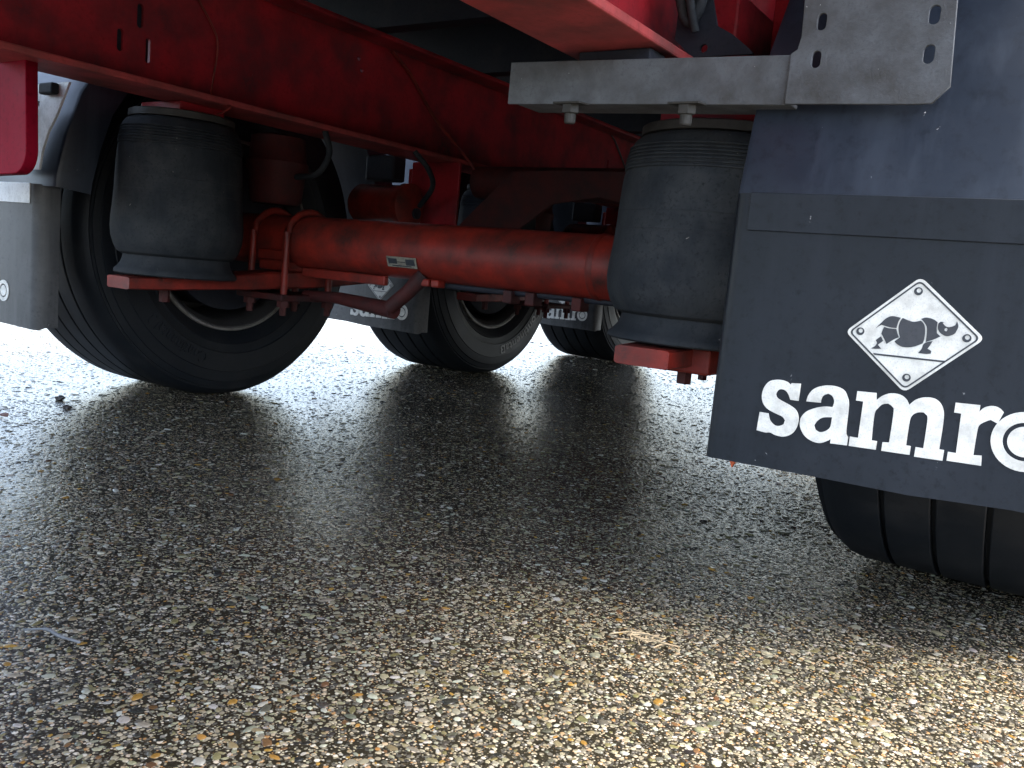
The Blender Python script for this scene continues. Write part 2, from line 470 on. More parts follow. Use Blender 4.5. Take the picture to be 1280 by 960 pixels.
def build_pebbles():
    cx, cy = 1.19, -1.65
    P, Rd, segs = [], [], []
    for r0, r1, cell, med, sg in ((0.42, 1.55, 0.0074, 0.00232, 7), (1.55, 2.5, 0.0096, 0.0028, 6), (2.5, 3.9, 0.016, 0.0034, 5), (3.9, 6.5, 0.034, 0.0050, 5)):
        k = int(2 * r1 / cell)
        gx, gy = np.meshgrid(np.arange(k), np.arange(k))
        x = (gx.ravel() + rng.random(k * k) * 0.95) * cell - r1
        y = (gy.ravel() + rng.random(k * k) * 0.95) * cell - r1
        d = np.hypot(x, y)
        az = np.degrees(np.arctan2(x * 0.545 * 0 + (x * 0.8351 + y * 0.5501), -x * 0.5501 + y * 0.8351))
        ok = (d > r0) & (d <= r1) & (np.abs(az) < 46) & (rng.random(k * k) < 0.80 + 0.18 * np.sin(x * 9 + 2 * np.sin(y * 5)) * np.sin(y * 11 + 1.5 * np.sin(x * 6)))
        x, y = x[ok] + cx, y[ok] + cy
        rad = np.clip(med * np.exp(rng.normal(0, 0.42, len(x))), med * 0.42, med * 3.0)
        P.append(np.stack([x, y], 1)); Rd.append(rad); segs.append(np.full(len(x), sg))
    P = np.concatenate(P); Rd = np.concatenate(Rd); segs = np.concatenate(segs)
    verts, cols, faces3, faces4 = [], [], [], []
    base = 0
    for sg in (7, 6, 5):
        idx = np.where(segs == sg)[0]
        n = len(idx)
        p, r = P[idx], Rd[idx]
        a = r * rng.uniform(0.95, 1.45, n)
        bq = r * rng.uniform(0.6, 1.0, n)
        hgt = r * rng.uniform(0.05, 0.26, n)
        th = rng.uniform(0, math.pi, n)
        tilt = rng.normal(0, 0.05, (n, 2))
        ang = 2 * np.pi * (np.arange(sg)[None] + rng.uniform(-0.25, 0.25, (n, sg))) / sg
        jit = rng.uniform(0.8, 1.15, (n, sg))
        gz = ground_height(p[:, 0], p[:, 1])
        rings = []
        for fr, fz in ((1.0, -0.6), (0.93, 0.5), (0.62, 0.92)):
            lx = a[:, None] * np.cos(ang) * jit * fr
            ly = bq[:, None] * np.sin(ang) * jit * fr
            X = p[:, :1] + lx * np.cos(th)[:, None] - ly * np.sin(th)[:, None]
            Y = p[:, 1:] + lx * np.sin(th)[:, None] + ly * np.cos(th)[:, None]
            Z = gz[:, None] + hgt[:, None] * fz + (lx * tilt[:, :1] + ly * tilt[:, 1:])
            rings.append(np.stack([X, Y, Z], -1))
        top = np.stack([p[:, 0], p[:, 1], gz + hgt], -1)[:, None]
        V = np.concatenate(rings + [top], 1)
        nv = V.shape[1]
        c = PALETTE[rng.choice(len(PALETTE), n, p=WEIGHT)] * rng.uniform(0.75, 1.15, (n, 1)) * rng.uniform(0.94, 1.06, (n, 3))
        verts.append(V.reshape(-1, 3)); cols.append(np.repeat(c, nv, 0))
        off = base + np.arange(n)[:, None] * nv
        for k in range(sg):
            k2 = (k + 1) % sg
            for q in (0, 1):
                faces4.append(np.stack([off[:, 0] + q * sg + k, off[:, 0] + q * sg + k2, off[:, 0] + (q + 1) * sg + k2, off[:, 0] + (q + 1) * sg + k], 1))
            faces3.append(np.stack([off[:, 0] + 2 * sg + k, off[:, 0] + 2 * sg + k2, off[:, 0] + 3 * sg], 1))
        base += n * nv
    V = np.concatenate(verts); C = np.concatenate(cols)
    F4 = np.concatenate(faces4); F3 = np.concatenate(faces3)
    me = bpy.data.meshes.new("pebbles")
    me.vertices.add(len(V)); me.vertices.foreach_set("co", V.astype(np.float32).ravel())
    loops = np.concatenate([F4.ravel(), F3.ravel()]).astype(np.int32)
    me.loops.add(len(loops)); me.loops.foreach_set("vertex_index", loops)
    starts = np.concatenate([np.arange(len(F4)) * 4, len(F4) * 4 + np.arange(len(F3)) * 3]).astype(np.int32)
    me.polygons.add(len(starts)); me.polygons.foreach_set("loop_start", starts)
    me.update(calc_edges=True)
    me.validate()
    me.shade_smooth()
    at = me.color_attributes.new("stone", 'FLOAT_COLOR', 'POINT')
    at.data.foreach_set("color", np.concatenate([np.clip(C, 0, 0.85), np.ones((len(C), 1))], 1).astype(np.float32).ravel())
    o = mesh_obj("pebbles", me, pebble_material())
    o["kind"] = "stuff"
    o["label"] = "small cream, ochre and grey stones standing proud in the wet asphalt"
    print("pebbles", len(P), "faces", len(starts))

build_ground()
build_pebbles()

# ------------------------------------------------------------------ the trailer
T = thing("semi_trailer", "red three-axle semi-trailer seen low from behind its right rear wheel", "trailer")

def part(name, me, material, parent=None, loc=(0, 0, 0), label=None, smooth=None):
    if isinstance(me, bmesh.types.BMesh):
        me = bm_mesh(me, name, smooth=smooth is not None, angle=smooth)
    o = mesh_obj(name, me, material, parent if parent is not None else T, loc)
    if label:
        o["label"] = label
    return o

def again(src, loc, parent=None):
    """copy a part and its sub-parts"""
    c = src.copy()
    COL.objects.link(c)
    c.parent = parent if parent is not None else T
    c.location = loc
    for ch in list(src.children):
        d = ch.copy()
        COL.objects.link(d)
        d.parent = c
    return c

# --- frame rails: I-beams with slotted holes in the web
def web_mesh(holes, x):
    loops = [[(YR0, ZR + 0.0145), (YR1, ZR + 0.0145), (YR1, 1.02), (YR0, 1.02)]] + holes
    return orient(filled(loops, 0.008), (0, 1, 0), (0, 0, 1), (x, 0, 0))

def keyhole(y, z, h, w):
    return slot(y, z, w, h)

left_holes = [keyhole(-0.497, 0.829, 0.052, 0.011), keyhole(0.134, 0.966, 0.012, 0.010), keyhole(0.148, 0.938, 0.013, 0.011),
              keyhole(-0.561, 0.835, 0.046, 0.014), keyhole(-0.517, 0.895, 0.05, 0.015),
              keyhole(1.6, 0.9, 0.04, 0.013), keyhole(2.4, 0.9, 0.04, 0.013)]
XRAIL = 0.583
def rail(s, holes):
    r = part("frame_rail", web_mesh(holes, s * XRAIL), M['red'], label="left red frame rail with slotted holes in its web" if s < 0 else "right red frame rail lit from outside")
    part("bottom_flange", box(s * XRAIL - 0.0755, s * XRAIL + 0.0755, YR0, YR1, ZR, ZR + 0.014, 0.003), M['red_dusty'], r)
    part("top_flange", box(s * XRAIL - 0.0755, s * XRAIL + 0.0755, YR0, YR1, 1.0205, 1.034, 0.003), M['red'], r)
    return r
rail(-1, left_holes)
part("backing_plate", box(-0.5985, -0.5885, -0.62, -0.5035, 0.775, 0.95, 0.002), M['dark'])
rr = rail(1, [keyhole(1.2, 0.9, 0.04, 0.013)])
for y in (0.06, 1.37, 2.68):
    part("stiffener", box(0.588, 0.652, y, y + 0.008, ZR + 0.0145, 1.02), M['red'], rr)
part("stiffener", box(0.588, 0.645, -0.27, -0.10, ZR + 0.0145, 0.905, 0.004), M['red'], rr)

# --- loading floor, cross members, side rails
part("deck_floor", box(-1.262, 1.262, YR0 + 0.02, YR1, 1.252, 1.28), M['dark'])
cm = None
for k in range(21):
    y = -1.88 + k * 0.5
    if cm is None:
        bm = box(-1.255, 1.255, -0.003, 0.003, 1.036, 1.25)
        add_box(bm, -1.255, 1.255, 0.0032, 0.05, 1.036, 1.041)
        cm = part("cross_member", bm, M['dark'], loc=(0, y, 0))
    else:
        again(cm, (0, y, 0))
for s in (-1, 1):
    part("side_rail", box(s * 1.275 - 0.012, s * 1.275 + 0.012, YR0, YR1, 1.215, 1.31, 0.004), M['red'])

# --- wheels
def wheel_meshes(s):
    """tyre, rim and drum for a wheel whose inner side faces -s; local origin at the wheel centre"""
    q = -s                      # inner side direction along x
    prof = [(-0.168, 0.262), (-0.185, 0.275), (-0.203, 0.305), (-0.2135, 0.35), (-0.2095, 0.40), (-0.196, 0.432), (-0.182, 0.449), (-0.168, 0.4585)]
    g = [-0.101, -0.034, 0.034, 0.101]
    x = -0.150
    prof.append((x, 0.4625))
    for c in g:
        prof += [(c - 0.0050, 0.4632), (c - 0.0036, 0.4618), (c - 0.0030, 0.452), (c + 0.0030, 0.452), (c + 0.0036, 0.4618), (c + 0.0050, 0.4632)]
    prof.append((0.150, 0.4625))
    side = [(0.168, 0.4585), (0.182, 0.449), (0.190, 0.4405), (0.1945, 0.4405), (0.1955, 0.435), (0.1995, 0.434), (0.2045, 0.418), (0.2085, 0.4165), (0.2095, 0.411), (0.2105, 0.401), (0.2125, 0.390), (0.2125, 0.388),
            (0.2152, 0.386), (0.2152, 0.334), (0.2115, 0.332), (0.2085, 0.322), (0.2055, 0.309), (0.2075, 0.306), (0.2055, 0.302), (0.197, 0.290), (0.186, 0.276), (0.176, 0.268), (0.168, 0.262)]
    prof += side
    bm = bmesh.new()
    add_lathe(bm, [(a * q, r) for a, r in prof], 'X', 112)
    for v in bm.verts:
        if v.co.z < -0.4565:
            v.co.z = -0.4565
    tyre = bm_mesh(bm, "tyre", True, 32)
    rp = [(0.180, 0.2655), (0.1845, 0.2655), (0.1845, 0.259), (0.176, 0.254), (0.165, 0.243), (0.14, 0.238), (0.05, 0.236), (-0.05, 0.232), (-0.06, 0.15), (-0.045, 0.10), (-0.045, 0.03)]
    rim = bm_mesh(lathe([(a * q, r) for a, r in rp], 'X', 64, caps=False), "rim", True, 35)
    lp = [(0.1785, 0.262), (0.1850, 0.262), (0.1885, 0.2645), (0.1885, 0.2695), (0.1850, 0.272), (0.1785, 0.2715)]
    lip = bm_mesh(lathe([(a * q, r) for a, r in lp], 'X', 96, caps=False), "rim_lip", True, 50)
    dp = [(-0.02, 0.205), (0.145, 0.205), (0.150, 0.212), (0.168, 0.212), (0.172, 0.205), (0.172, 0.10), (0.19, 0.095), (0.19, 0.06)]
    drum = bm_mesh(lathe([(a * q, r) for a, r in dp], 'X', 48), "brake_drum", True, 35)
    return tyre, rim, lip, drum

def letters_on_sidewall(text, size, radius, th0, xoff):
    """raised letters bent round an inner sidewall (facing +x), reading clockwise with their tops outward"""
    cu = bpy.data.curves.new("lettering", 'FONT')
    cu.body = text
    cu.size = size
    cu.extrude = 0.0011
    cu.resolution_u = 3
    cu.offset = 0.0009
    cu.space_character = 1.06
    o = bpy.data.objects.new("lettering", cu)
    COL.objects.link(o)
    bpy.context.view_layer.update()
    me = bpy.data.meshes.new_from_object(o.evaluated_get(bpy.context.evaluated_depsgraph_get()))
    bpy.data.objects.remove(o)
    bpy.data.curves.remove(cu)
    me.materials.clear()
    for v in me.vertices:
        th = th0 + v.co.x * (0.82 if size < 0.05 else 1.08) / radius
        r = radius - 0.018 + v.co.y * (1.0 if size < 0.05 else 0.86)
        v.co = Vector((xoff + v.co.z, r * math.sin(th), r * math.cos(th)))
    return me

def wheel(s, k, src=None, text=None):
    loc = (s * XW, SP * k, ZA)
    w = bpy.data.objects.new("wheel", None)
    COL.objects.link(w)
    w.parent = T
    w.location = loc
    for nm, me, mt in src:
        mesh_obj(nm, me, mt, w)
    for t in text or ():
        mesh_obj("raised_lettering", t, M['lettering_black'] if k else M['tyre'], w)
    return w
for s in (-1, 1):
    ty, ri, li, dr = wheel_meshes(s)
    src = (("tyre", ty, M['tyre']), ("rim", ri, M['rim']), ("rim_lip", li, M['lip']), ("brake_drum", dr, M['dark']))
    for k in range(3):
        txt = None
        if s < 0 and k == 0:
            txt = [letters_on_sidewall(w, 0.046, 0.36, math.radians(a), 0.2165) for w, a in (("Continental", 196), ("3", 228))]
        elif s < 0:
            txt = [letters_on_sidewall(w, 0.058, 0.36, math.radians(a), 0.2165) for w, a in (("Continental", 120), ("3", 169.5))]
        wheel(s, k, src, txt)

# --- axle beams
def axle_mesh():
    return lathe([(-0.865, 0.0685), (-0.62, 0.0685), (-0.6199, 0.0690), (0.62, 0.0690), (0.6201, 0.0685), (0.865, 0.0685)], 'X', 40)
ax = part("axle_beam", axle_mesh(), M['red_arm'], loc=(0, 0, ZA), smooth=40)
for k in (1, 2):
    again(ax, (0, SP * k, ZA))
tp = box(-0.046, 0.046, -0.0015, 0.0015, -0.013, 0.013, 0.0006)
pl = part("type_plate", tp, M['plate'], ax)
pl.location = (-0.198, -0.0652, -0.0285)
pl.rotation_euler = (math.radians(23), 0, 0)
bm = bmesh.new()
for x0, x1, z0, z1 in ((-0.040, -0.013, -0.004, 0.009), (0.014, 0.041, -0.006, 0.009), (-0.012, 0.012, 0.0, 0.002), (-0.03, 0.03, -0.010, -0.0075)):
    add_box(bm, x0, x1, -0.0022, -0.0016, z0, z1)
pp = part("plate_print", bm, M['ink'], ax)
pp.location = pl.location; pp.rotation_euler = pl.rotation_euler
weld = part("weld_ring", lathe([(-0.30, 0.0692), (-0.296, 0.0712), (-0.288, 0.0712), (-0.284, 0.0692)], 'X', 40, caps=False), M['red_arm'], ax, smooth=60)
weld.location = (0.60, 0, 0)

# --- suspension, one set per side and axle
def arm_mesh(s):
    """rear-trailing arm: flat spring end under the air bag, thicker under the axle, eye at the pivot"""
    bm = bmesh.new()
    st = [(-0.503, 0.328, 0.027, 0.043), (-0.40, 0.331, 0.030, 0.047), (-0.25, 0.338, 0.032, 0.047), (-0.17, 0.344, 0.040, 0.046), (-0.10, 0.350, 0.044, 0.046), (0.0, 0.356, 0.046, 0.045), (0.12, 0.362, 0.042, 0.044), (0.3, 0.378, 0.034, 0.042), (0.44, 0.42, 0.034, 0.040), (0.5, 0.46, 0.034, 0.040)]
    rings = []
    for y, z, t, w in st:
        ring = [bm.verts.new((s * (0.652 + a * w), y, z + b * t / 2)) for a, b in ((-1, -0.8), (-0.88, -1), (0.88, -1), (1, -0.8), (1, 0.8), (0.88, 1), (-0.88, 1), (-1, 0.8))]
        rings.append(ring)
    for i in range(len(rings) - 1):
        for k in range(8):
            bm.faces.new((rings[i][k], rings[i][(k + 1) % 8], rings[i + 1][(k + 1) % 8], rings[i + 1][k]))
    bm.faces.new(rings[0]); bm.faces.new(rings[-1])
    return bm

def ubolt_mesh(x):
    pts = [(x, -0.079, 0.305), (x, -0.079, 0.40), (x, -0.079, ZA)]
    for k in range(1, 12):
        t = math.pi * (1 - k / 12)
        pts.append((x, 0.079 * math.cos(t), ZA + 0.079 * math.sin(t)))
    pts += [(x, 0.079, ZA), (x, 0.079, 0.40), (x, 0.079, 0.305)]
    return tube(pts, 0.0095, 12)

def bag_mesh():
    pf = [(0.705, 0.02), (0.705, 0.120), (0.702, 0.128), (0.694, 0.1365), (0.688, 0.139)]
    for k in range(7):                                  # ribs moulded round the shoulder
        z = 0.684 - k * 0.0062
        r = 0.1425 + 0.0012 * min(k, 4)
        pf += [(z, r), (z - 0.0018, r + 0.0022), (z - 0.0038, r + 0.0022), (z - 0.0050, r)]
    pf += [(0.63, 0.1500), (0.60, 0.1520), (0.5722, 0.1535), (0.5720, 0.1542), (0.5705, 0.1542), (0.5703, 0.1536), (0.5412, 0.1546), (0.5410, 0.1553), (0.5395, 0.1553), (0.5393, 0.1547),
           (0.505, 0.1575), (0.478, 0.1605), (0.455, 0.1615), (0.433, 0.159), (0.412, 0.152), (0.398, 0.143), (0.393, 0.134), (0.398, 0.125)]
    return lathe([(z, r * 0.925) for z, r in reversed(pf)], 'Z', 72)

def piston_mesh():
    return lathe([(0.347, 0.05), (0.347, 0.136), (0.350, 0.139), (0.357, 0.138), (0.363, 0.132), (0.372, 0.125), (0.384, 0.121), (0.398, 0.119), (0.42, 0.117)], 'Z', 64)

sets = {}
for s in (-1, 1):
    for k in range(3):
        if k == 0:
            arm = part("trailing_arm", arm_mesh(s), M['red_arm'])
            bm = box(s * 0.652 - 0.09, s * 0.652 + 0.09, -0.105, 0.105, 0.301, 0.318, 0.004)
            part("clamp_plate", bm, M['grime'], arm)
            for dx in (-0.066, 0.066):
                part("u_bolt", ubolt_mesh(s * 0.650 + s * dx), M['red_arm'], arm, smooth=60)
            nut = None
            for dx in (-0.066, 0.066):
                for dy in (-0.079, 0.079):
                    if nut is None:
                        nut = bm_mesh(lathe([(0.262, 0.0005), (0.262, 0.009), (0.284, 0.009), (0.2842, 0.0165), (0.3005, 0.0165)], 'Z', 6), "clamp_nut")
                    part("clamp_nut", nut, M['grime'], arm, loc=(s * (0.650 + dx), dy, 0))
            part("axle_saddle", box(s * 0.65 - 0.052, s * 0.65 + 0.052, -0.068, 0.068, 0.378, 0.405, 0.006), M['red_arm'], arm)
            for ya in (-0.074, 0.048):
                part("saddle_wedge", box(s * 0.65 - 0.050, s * 0.65 + 0.050, ya, ya + 0.026, 0.4052, 0.432, 0.004), M['red_arm'], arm)
            part("pivot_bush", lathe([(s * 0.605, 0.05), (s * 0.70, 0.05)], 'X', 28, (0, 0.5, 0.47)), M['red_arm'], arm, smooth=40)
            # air spring
            def squash(me, q=(1.0 if s < 0 else 0.865)):
                for v in me.vertices:
                    v.co.z = 0.347 + (v.co.z - 0.347) * q
                return me
            ztop = 0.347 + (0.7235 - 0.347) * (1.0 if s < 0 else 0.865)
            sp = part("air_spring", squash(bm_mesh(bag_mesh(), "air_spring", True, 28)), M['bag'], loc=(s * XS + (0.010 if s > 0 else 0), YS, 0))
            part("piston", squash(bm_mesh(piston_mesh(), "piston", True, 50)), M['bag'], sp)
            part("top_plate", squash(bm_mesh(lathe([(0.7055, 0.113), (0.7065, 0.118), (0.7205, 0.118), (0.723, 0.114)], 'Z', 56), "top_plate", True, 40)), M['plate_rim'], sp)
            bm = box(-0.075, 0.075, -0.06, 0.06, ztop + 0.0005, 0.7445, 0.003)
            part("mounting_pad", bm, M['red'], sp)
            part("seat_plate", box(-0.055, 0.055, -0.075, 0.075, 0.332 if s < 0 else 0.306, 0.3462, 0.004), M['red_arm'], sp)
            part("seat_bolt", lathe([(0.285, 0.012), (0.305 if s > 0 else 0.331, 0.012)], 'Z', 6), M['grime'], sp, loc=(0.0, -0.03, 0))
            # hanger bracket
            han = part("hanger_bracket", box(s * 0.583 - 0.095, s * 0.583 + 0.095, 0.500, 0.510, 0.52, ZR - 0.0005, 0.002), M['red'])
            part("side_cheek", box(*sorted((s * 0.690, s * 0.700)), 0.5105, 0.68, 0.40, ZR - 0.0205, 0.002), M['red'], han)
            # dark-red brake cylinder standing behind the spring
            cyl = part("brake_cylinder", lathe([(0.555, 0.02), (0.555, 0.06), (0.565, 0.07), (0.64, 0.078), (0.65, 0.084), (0.668, 0.084), (0.675, 0.078), (0.735, 0.072), (0.742, 0.05)], 'Z', 32), M['grime'], loc=(s * 0.745, 0.015, 0), smooth=40)
            # brake chamber on the axle
            bm = lathe([(-0.20, 0.02), (-0.20, 0.052), (-0.185, 0.062), (-0.02, 0.062), (-0.005, 0.068), (0.012, 0.068), (0.018, 0.05)], 'X', 32)
            cha = part("brake_chamber", bm, M['red_arm'], loc=(s * 0.60, 0.40, 0.598), smooth=40)
            if s > 0:
                cha.scale = (-1, 1, 1)
            part("chamber_stud", lathe([(0.0185, 0.017), (0.026, 0.017)], 'X', 12, (0, 0.02, -0.02)), M['dark'], cha)
            bm = box(-0.06, 0.06, -0.03, 0.03, -0.04, 0.04, 0.008)
            val = part("valve_block", bm, M['dark'], loc=(s * 0.745, 0.45, 0.715))
            sets[s] = (arm, sp, han, cha, val, cyl)
        else:
            for o in sets[s]:
                again(o, (o.location.x, o.location.y + SP * k, o.location.z))

# --- cross braces between the hanger brackets
half = [(-0.498, 0.533), (-0.294, 0.718), (-0.157, 0.724), (0.0, 0.724)]
low = [(0.0, 0.655), (-0.147, 0.631), (-0.275, 0.540), (-0.38, 0.50), (-0.46, 0.50)]
loop = half + [(-x, z) for x, z in reversed(half[:-1])] + [(-x, z) for x, z in reversed(low[1:])] + low
bme = orient(filled([loop], 0.012), (1, 0, 0), (0, 0, 1), (0, 0.506, 0))
br = part("hanger_brace", bme, M['grime'])
for k in (1, 2):
    again(br, (0, SP * k, 0))
part("brace_tube", tube([(-0.5, 0.62, 0.70), (0.5, 0.62, 0.70)], 0.05, 20), M['grime'], br, smooth=40)

# --- below the first axle: camshaft bracket, lever, lugs
part("brake_lever", tube([(-0.150, -0.035, 0.405), (-0.185, -0.05, 0.36), (-0.235, -0.055, 0.318)], [0.020, 0.018, 0.018], 14), M['grime'], smooth=50)
part("brake_camshaft", tube([(-0.60, 0.01, 0.318), (-0.45, -0.01, 0.322), (-0.225, -0.05, 0.312)], [0.012, 0.016, 0.021], 12), M['grime'], smooth=50)
part("link_arm", box(-0.575, -0.28, -0.03, -0.014, 0.368, 0.392, 0.004), M['red_arm'])
for x in (-0.137, -0.107):
    part("axle_lug", box(x - 0.012, x + 0.012, -0.05, -0.02, 0.378, 0.396, 0.004), M['red_arm'])
bm = tube(spline([(-0.20, -0.02, 0.386), (-0.02, 0.0, 0.384), (0.2, 0.0, 0.386), (0.52, 0.0, 0.386)], 4), 0.008, 8)
part("brake_pipe", bm, M['dark'], smooth=60)
for x in (0.08, 0.14, 0.26):
    part("pipe_clip", box(x - 0.012, x + 0.012, -0.02, 0.02, 0.36, 0.389, 0.003), M['grime'])

# --- mudguards and flaps
arc = [(-0.576, 0.528), (-0.573, 0.56), (-0.552, 0.65), (-0.520, 0.745), (-0.465, 0.835), (-0.385, 0.910), (-0.27, 0.963), (-0.13, 0.99), (0.0, 0.998)]
arc = arc + [(-y, z) for y, z in reversed(arc[:-1])]
def guard_mesh(s):
    bm = bmesh.new()
    P = [Vector((0, y, z)) for y, z in arc]
    cols = []
    for i, p in enumerate(P):
        d = (P[min(i + 1, len(P) - 1)] - P[max(i - 1, 0)]).normalized()
        nrm = Vector((0, -d.z, d.y)) if True else None
        inw = -nrm if nrm.dot(p - Vector((0, 0, ZA))) > 0 else nrm
        sec = [(0.790, 0.085), (0.790, 0.010), (0.793, 0.003), (0.800, 0.0), (0.90, -0.0015), (1.03, -0.002), (1.16, -0.0015), (1.262, 0.0), (1.269, 0.003), (1.272, 0.010), (1.272, 0.04)]
        cols.append([bm.verts.new(Vector((s * x, p.y, p.z)) + inw * off) for x, off in sec])
    for i in range(len(cols) - 1):
        for k in range(len(cols[0]) - 1):
            bm.faces.new((cols[i][k], cols[i][k + 1], cols[i + 1][k + 1], cols[i + 1][k]))
    bmesh.ops.recalc_face_normals(bm, faces=bm.faces)
    bmesh.ops.solidify(bm, geom=bm.faces[:], thickness=0.0035)
    return bm

def flap_mesh(s):
    """rubber flap, inner edge turned forward; local origin at the inner bottom corner of its rear face"""
    sec = [(0.0, 0.055), (0.0, 0.040), (0.0015, 0.026), (0.005, 0.012), (0.012, 0.003), (0.022, 0.0), (0.15, 0.0), (0.25, 0.0), (0.35, 0.0), (0.44, 0.0), (0.478, 0.0)]
    bm = bmesh.new()
    zs = [0.0, 0.01, 0.06, 0.12, 0.18, 0.24, 0.29, 0.335]
    def lift(d, z):
        return z + (0.011 * (d / 0.478) + 0.0022 * math.sin(d * 21) if z < 0.02 else 0) + (0.006 if d < 0.005 and z < 0.005 else 0)
    F = [[bm.verts.new((s * d, y, lift(d, z))) for d, y in sec] for z in zs]
    Bk = [[bm.verts.new((s * (d + (0.006 if y > 0.01 else 0)), y + (0.007 if y < 0.03 else 0.001), lift(d, z))) for d, y in sec] for z in zs]
    for G in (F, Bk):
        for i in range(len(zs) - 1):
            for k in range(len(sec) - 1):
                bm.faces.new((G[i][k], G[i][k + 1], G[i + 1][k + 1], G[i + 1][k]))
    for k in range(len(sec) - 1):
        for i in (0, len(zs) - 1):
            bm.faces.new((F[i][k], F[i][k + 1], Bk[i][k + 1], Bk[i][k]))
    for i in range(len(zs) - 1):
        for k in (0, len(sec) - 1):
            bm.faces.new((F[i][k], F[i + 1][k], Bk[i + 1][k], Bk[i][k]))
    return bm

LET_ME = {}
def flat_shape(loops, yoff, depth, smooth=True):
    lp = [smooth_loop([(a / 1e4, b / 1e4) for a, b in L]) if smooth else [(a / 1e4, b / 1e4) for a, b in L] for L in loops]
    me = filled([[(p[0], p[1]) for p in L] for L in lp], depth)
    return orient(me, (1, 0, 0), (0, 0, 1), (0, -yoff, 0))      # local z -> -y, towards the viewer behind the trailer
for ch in "samr":
    LET_ME[ch] = flat_shape(LETTERS[ch], 0.0009, 0.0012)
oc = [circle(3545, 850, 318, 44), circle(3545, 850, 205, 40), circle(3545, 850, 162, 40)]
LET_ME['o'] = flat_shape(oc, 0.0009, 0.0012, False)
DIAMOND = [(2303, 2490), (3022, 1882), (2308, 1190), (1584, 1800)]
def rounded(corners, r, n=6):
    out = []
    for i in range(len(corners)):
        p, a, c = Vector(corners[i]), Vector(corners[i - 1]), Vector(corners[(i + 1) % len(corners)])
        e, f = p + (a - p).normalized() * r, p + (c - p).normalized() * r
        for k in range(n + 1):
            t = k / n
            q = e * (1 - t) ** 2 + p * 2 * t * (1 - t) + f * t * t
            out.append((q.x, q.y))
    return out
def shrunk(k):
    return [(2303 + (x - 2303) * k, 1840 + (z - 1840) * k) for x, z in DIAMOND]
EMBLEM['line'] = [rounded(shrunk(0.945), 62), rounded(shrunk(0.910), 52)]
EMB_PLATE = flat_shape([rounded(DIAMOND, 75)], 0.0009, 0.0012, False)
em = [[(x, z) for x, z in L] for k in EMBLEM if k != 'plate' for L in EMBLEM[k]]
def ring_mesh(loops):
    a, c = [[Vector((x / 1e4, -0.0017, z / 1e4)) for x, z in L] for L in loops]
    bm = bmesh.new()
    rows = [[bm.verts.new(p + Vector((0, d, 0))) for p in L] for L, d in ((a, 0.0007), (a, -0.0004), (c, -0.0004), (c, 0.0007))]
    for r in range(3):
        for k in range(len(a)):
            bm.faces.new((rows[r][k], rows[r][(k + 1) % len(a)], rows[r + 1][(k + 1) % len(a)], rows[r + 1][k]))
    return bm_mesh(bm, "emblem_border")
PRINTS = {k: ring_mesh(EMBLEM[k]) if k == 'line' else flat_shape(EMBLEM[k], 0.0017, 0.0008, k not in ('line', 'bar')) for k in EMBLEM if k != 'plate'}
BOLT_ME = flat_shape([circle(0, 0, 45, 18), circle(4, 8, 24, 14)], 0.0017, 0.0008, False)

guard_me, flap_me = {}, {}
shift = {(-1, 0): (-0.115, 0.013, 0.80), (-1, 1): (-0.050, -0.004, 0.88), (-1, 2): (-0.050, -0.004, 0.88)}
for s in (-1, 1):
    guard_me[s] = bm_mesh(guard_mesh(s), "mudguard", True, 40)
    flap_me[s] = bm_mesh(flap_mesh(s), "mudflap", True, 50)
    strip_me = bm_mesh(box(*(sorted((s * 0.026, s * 0.478))), -0.0026, -0.0005, 0.290, 0.336, 0.0009), "clamp_strip")
    for k in range(3):
        part("mudguard", guard_me[s], M['guard'], loc=(0, SP * k, 0))
        fl = part("mudflap", flap_me[s], M['flap'] if s > 0 else M['flap_dusty_lit'], loc=(s * FLAP_X - (0.05 if s < 0 and k == 0 else 0), FLAP_Y + SP * k, FLAP_Z - ((0.04 if k else 0.024) if s < 0 else 0)))
        part("clamp_strip", strip_me if k else strip_me.copy(), (M['flap'] if s > 0 else M['flap_dusty_lit']) if s > 0 or k else M['zinc'], fl)  # first left strip: its highlight is put into the pale colour
        if s > 0 and k > 0:
            continue
        dx, dz, sc = (0, 0, 1) if s > 0 else shift[(s, k)]
        # on the left the print runs from the outside in: its last letter ends near the inner edge
        ox = 0.0 if s > 0 else dx - 0.3863 * sc
        for ch in "samro":
            q = part("letter", LET_ME[ch], M['white'], fl, loc=(ox, 0, dz))
            q.scale = (sc, 1, sc)
        q = part("emblem_plate", EMB_PLATE, M['white'], fl, loc=(ox, 0, dz)); q.scale = (sc, 1, sc)
        for nm, me in PRINTS.items():
            q = part("emblem_border" if nm in ('line', 'bar') else "emblem_rhino", me, M['ink'], fl, loc=(ox, 0, dz))
            q.scale = (sc, 1, sc)
        for x, z in EMBLEM_BOLTS:
            q = part("emblem_bolt", BOLT_ME, M['ink'], fl, loc=(ox + x * sc / 1e4, 0, dz + z * sc / 1e4))
            q.scale = (sc, 1, sc)

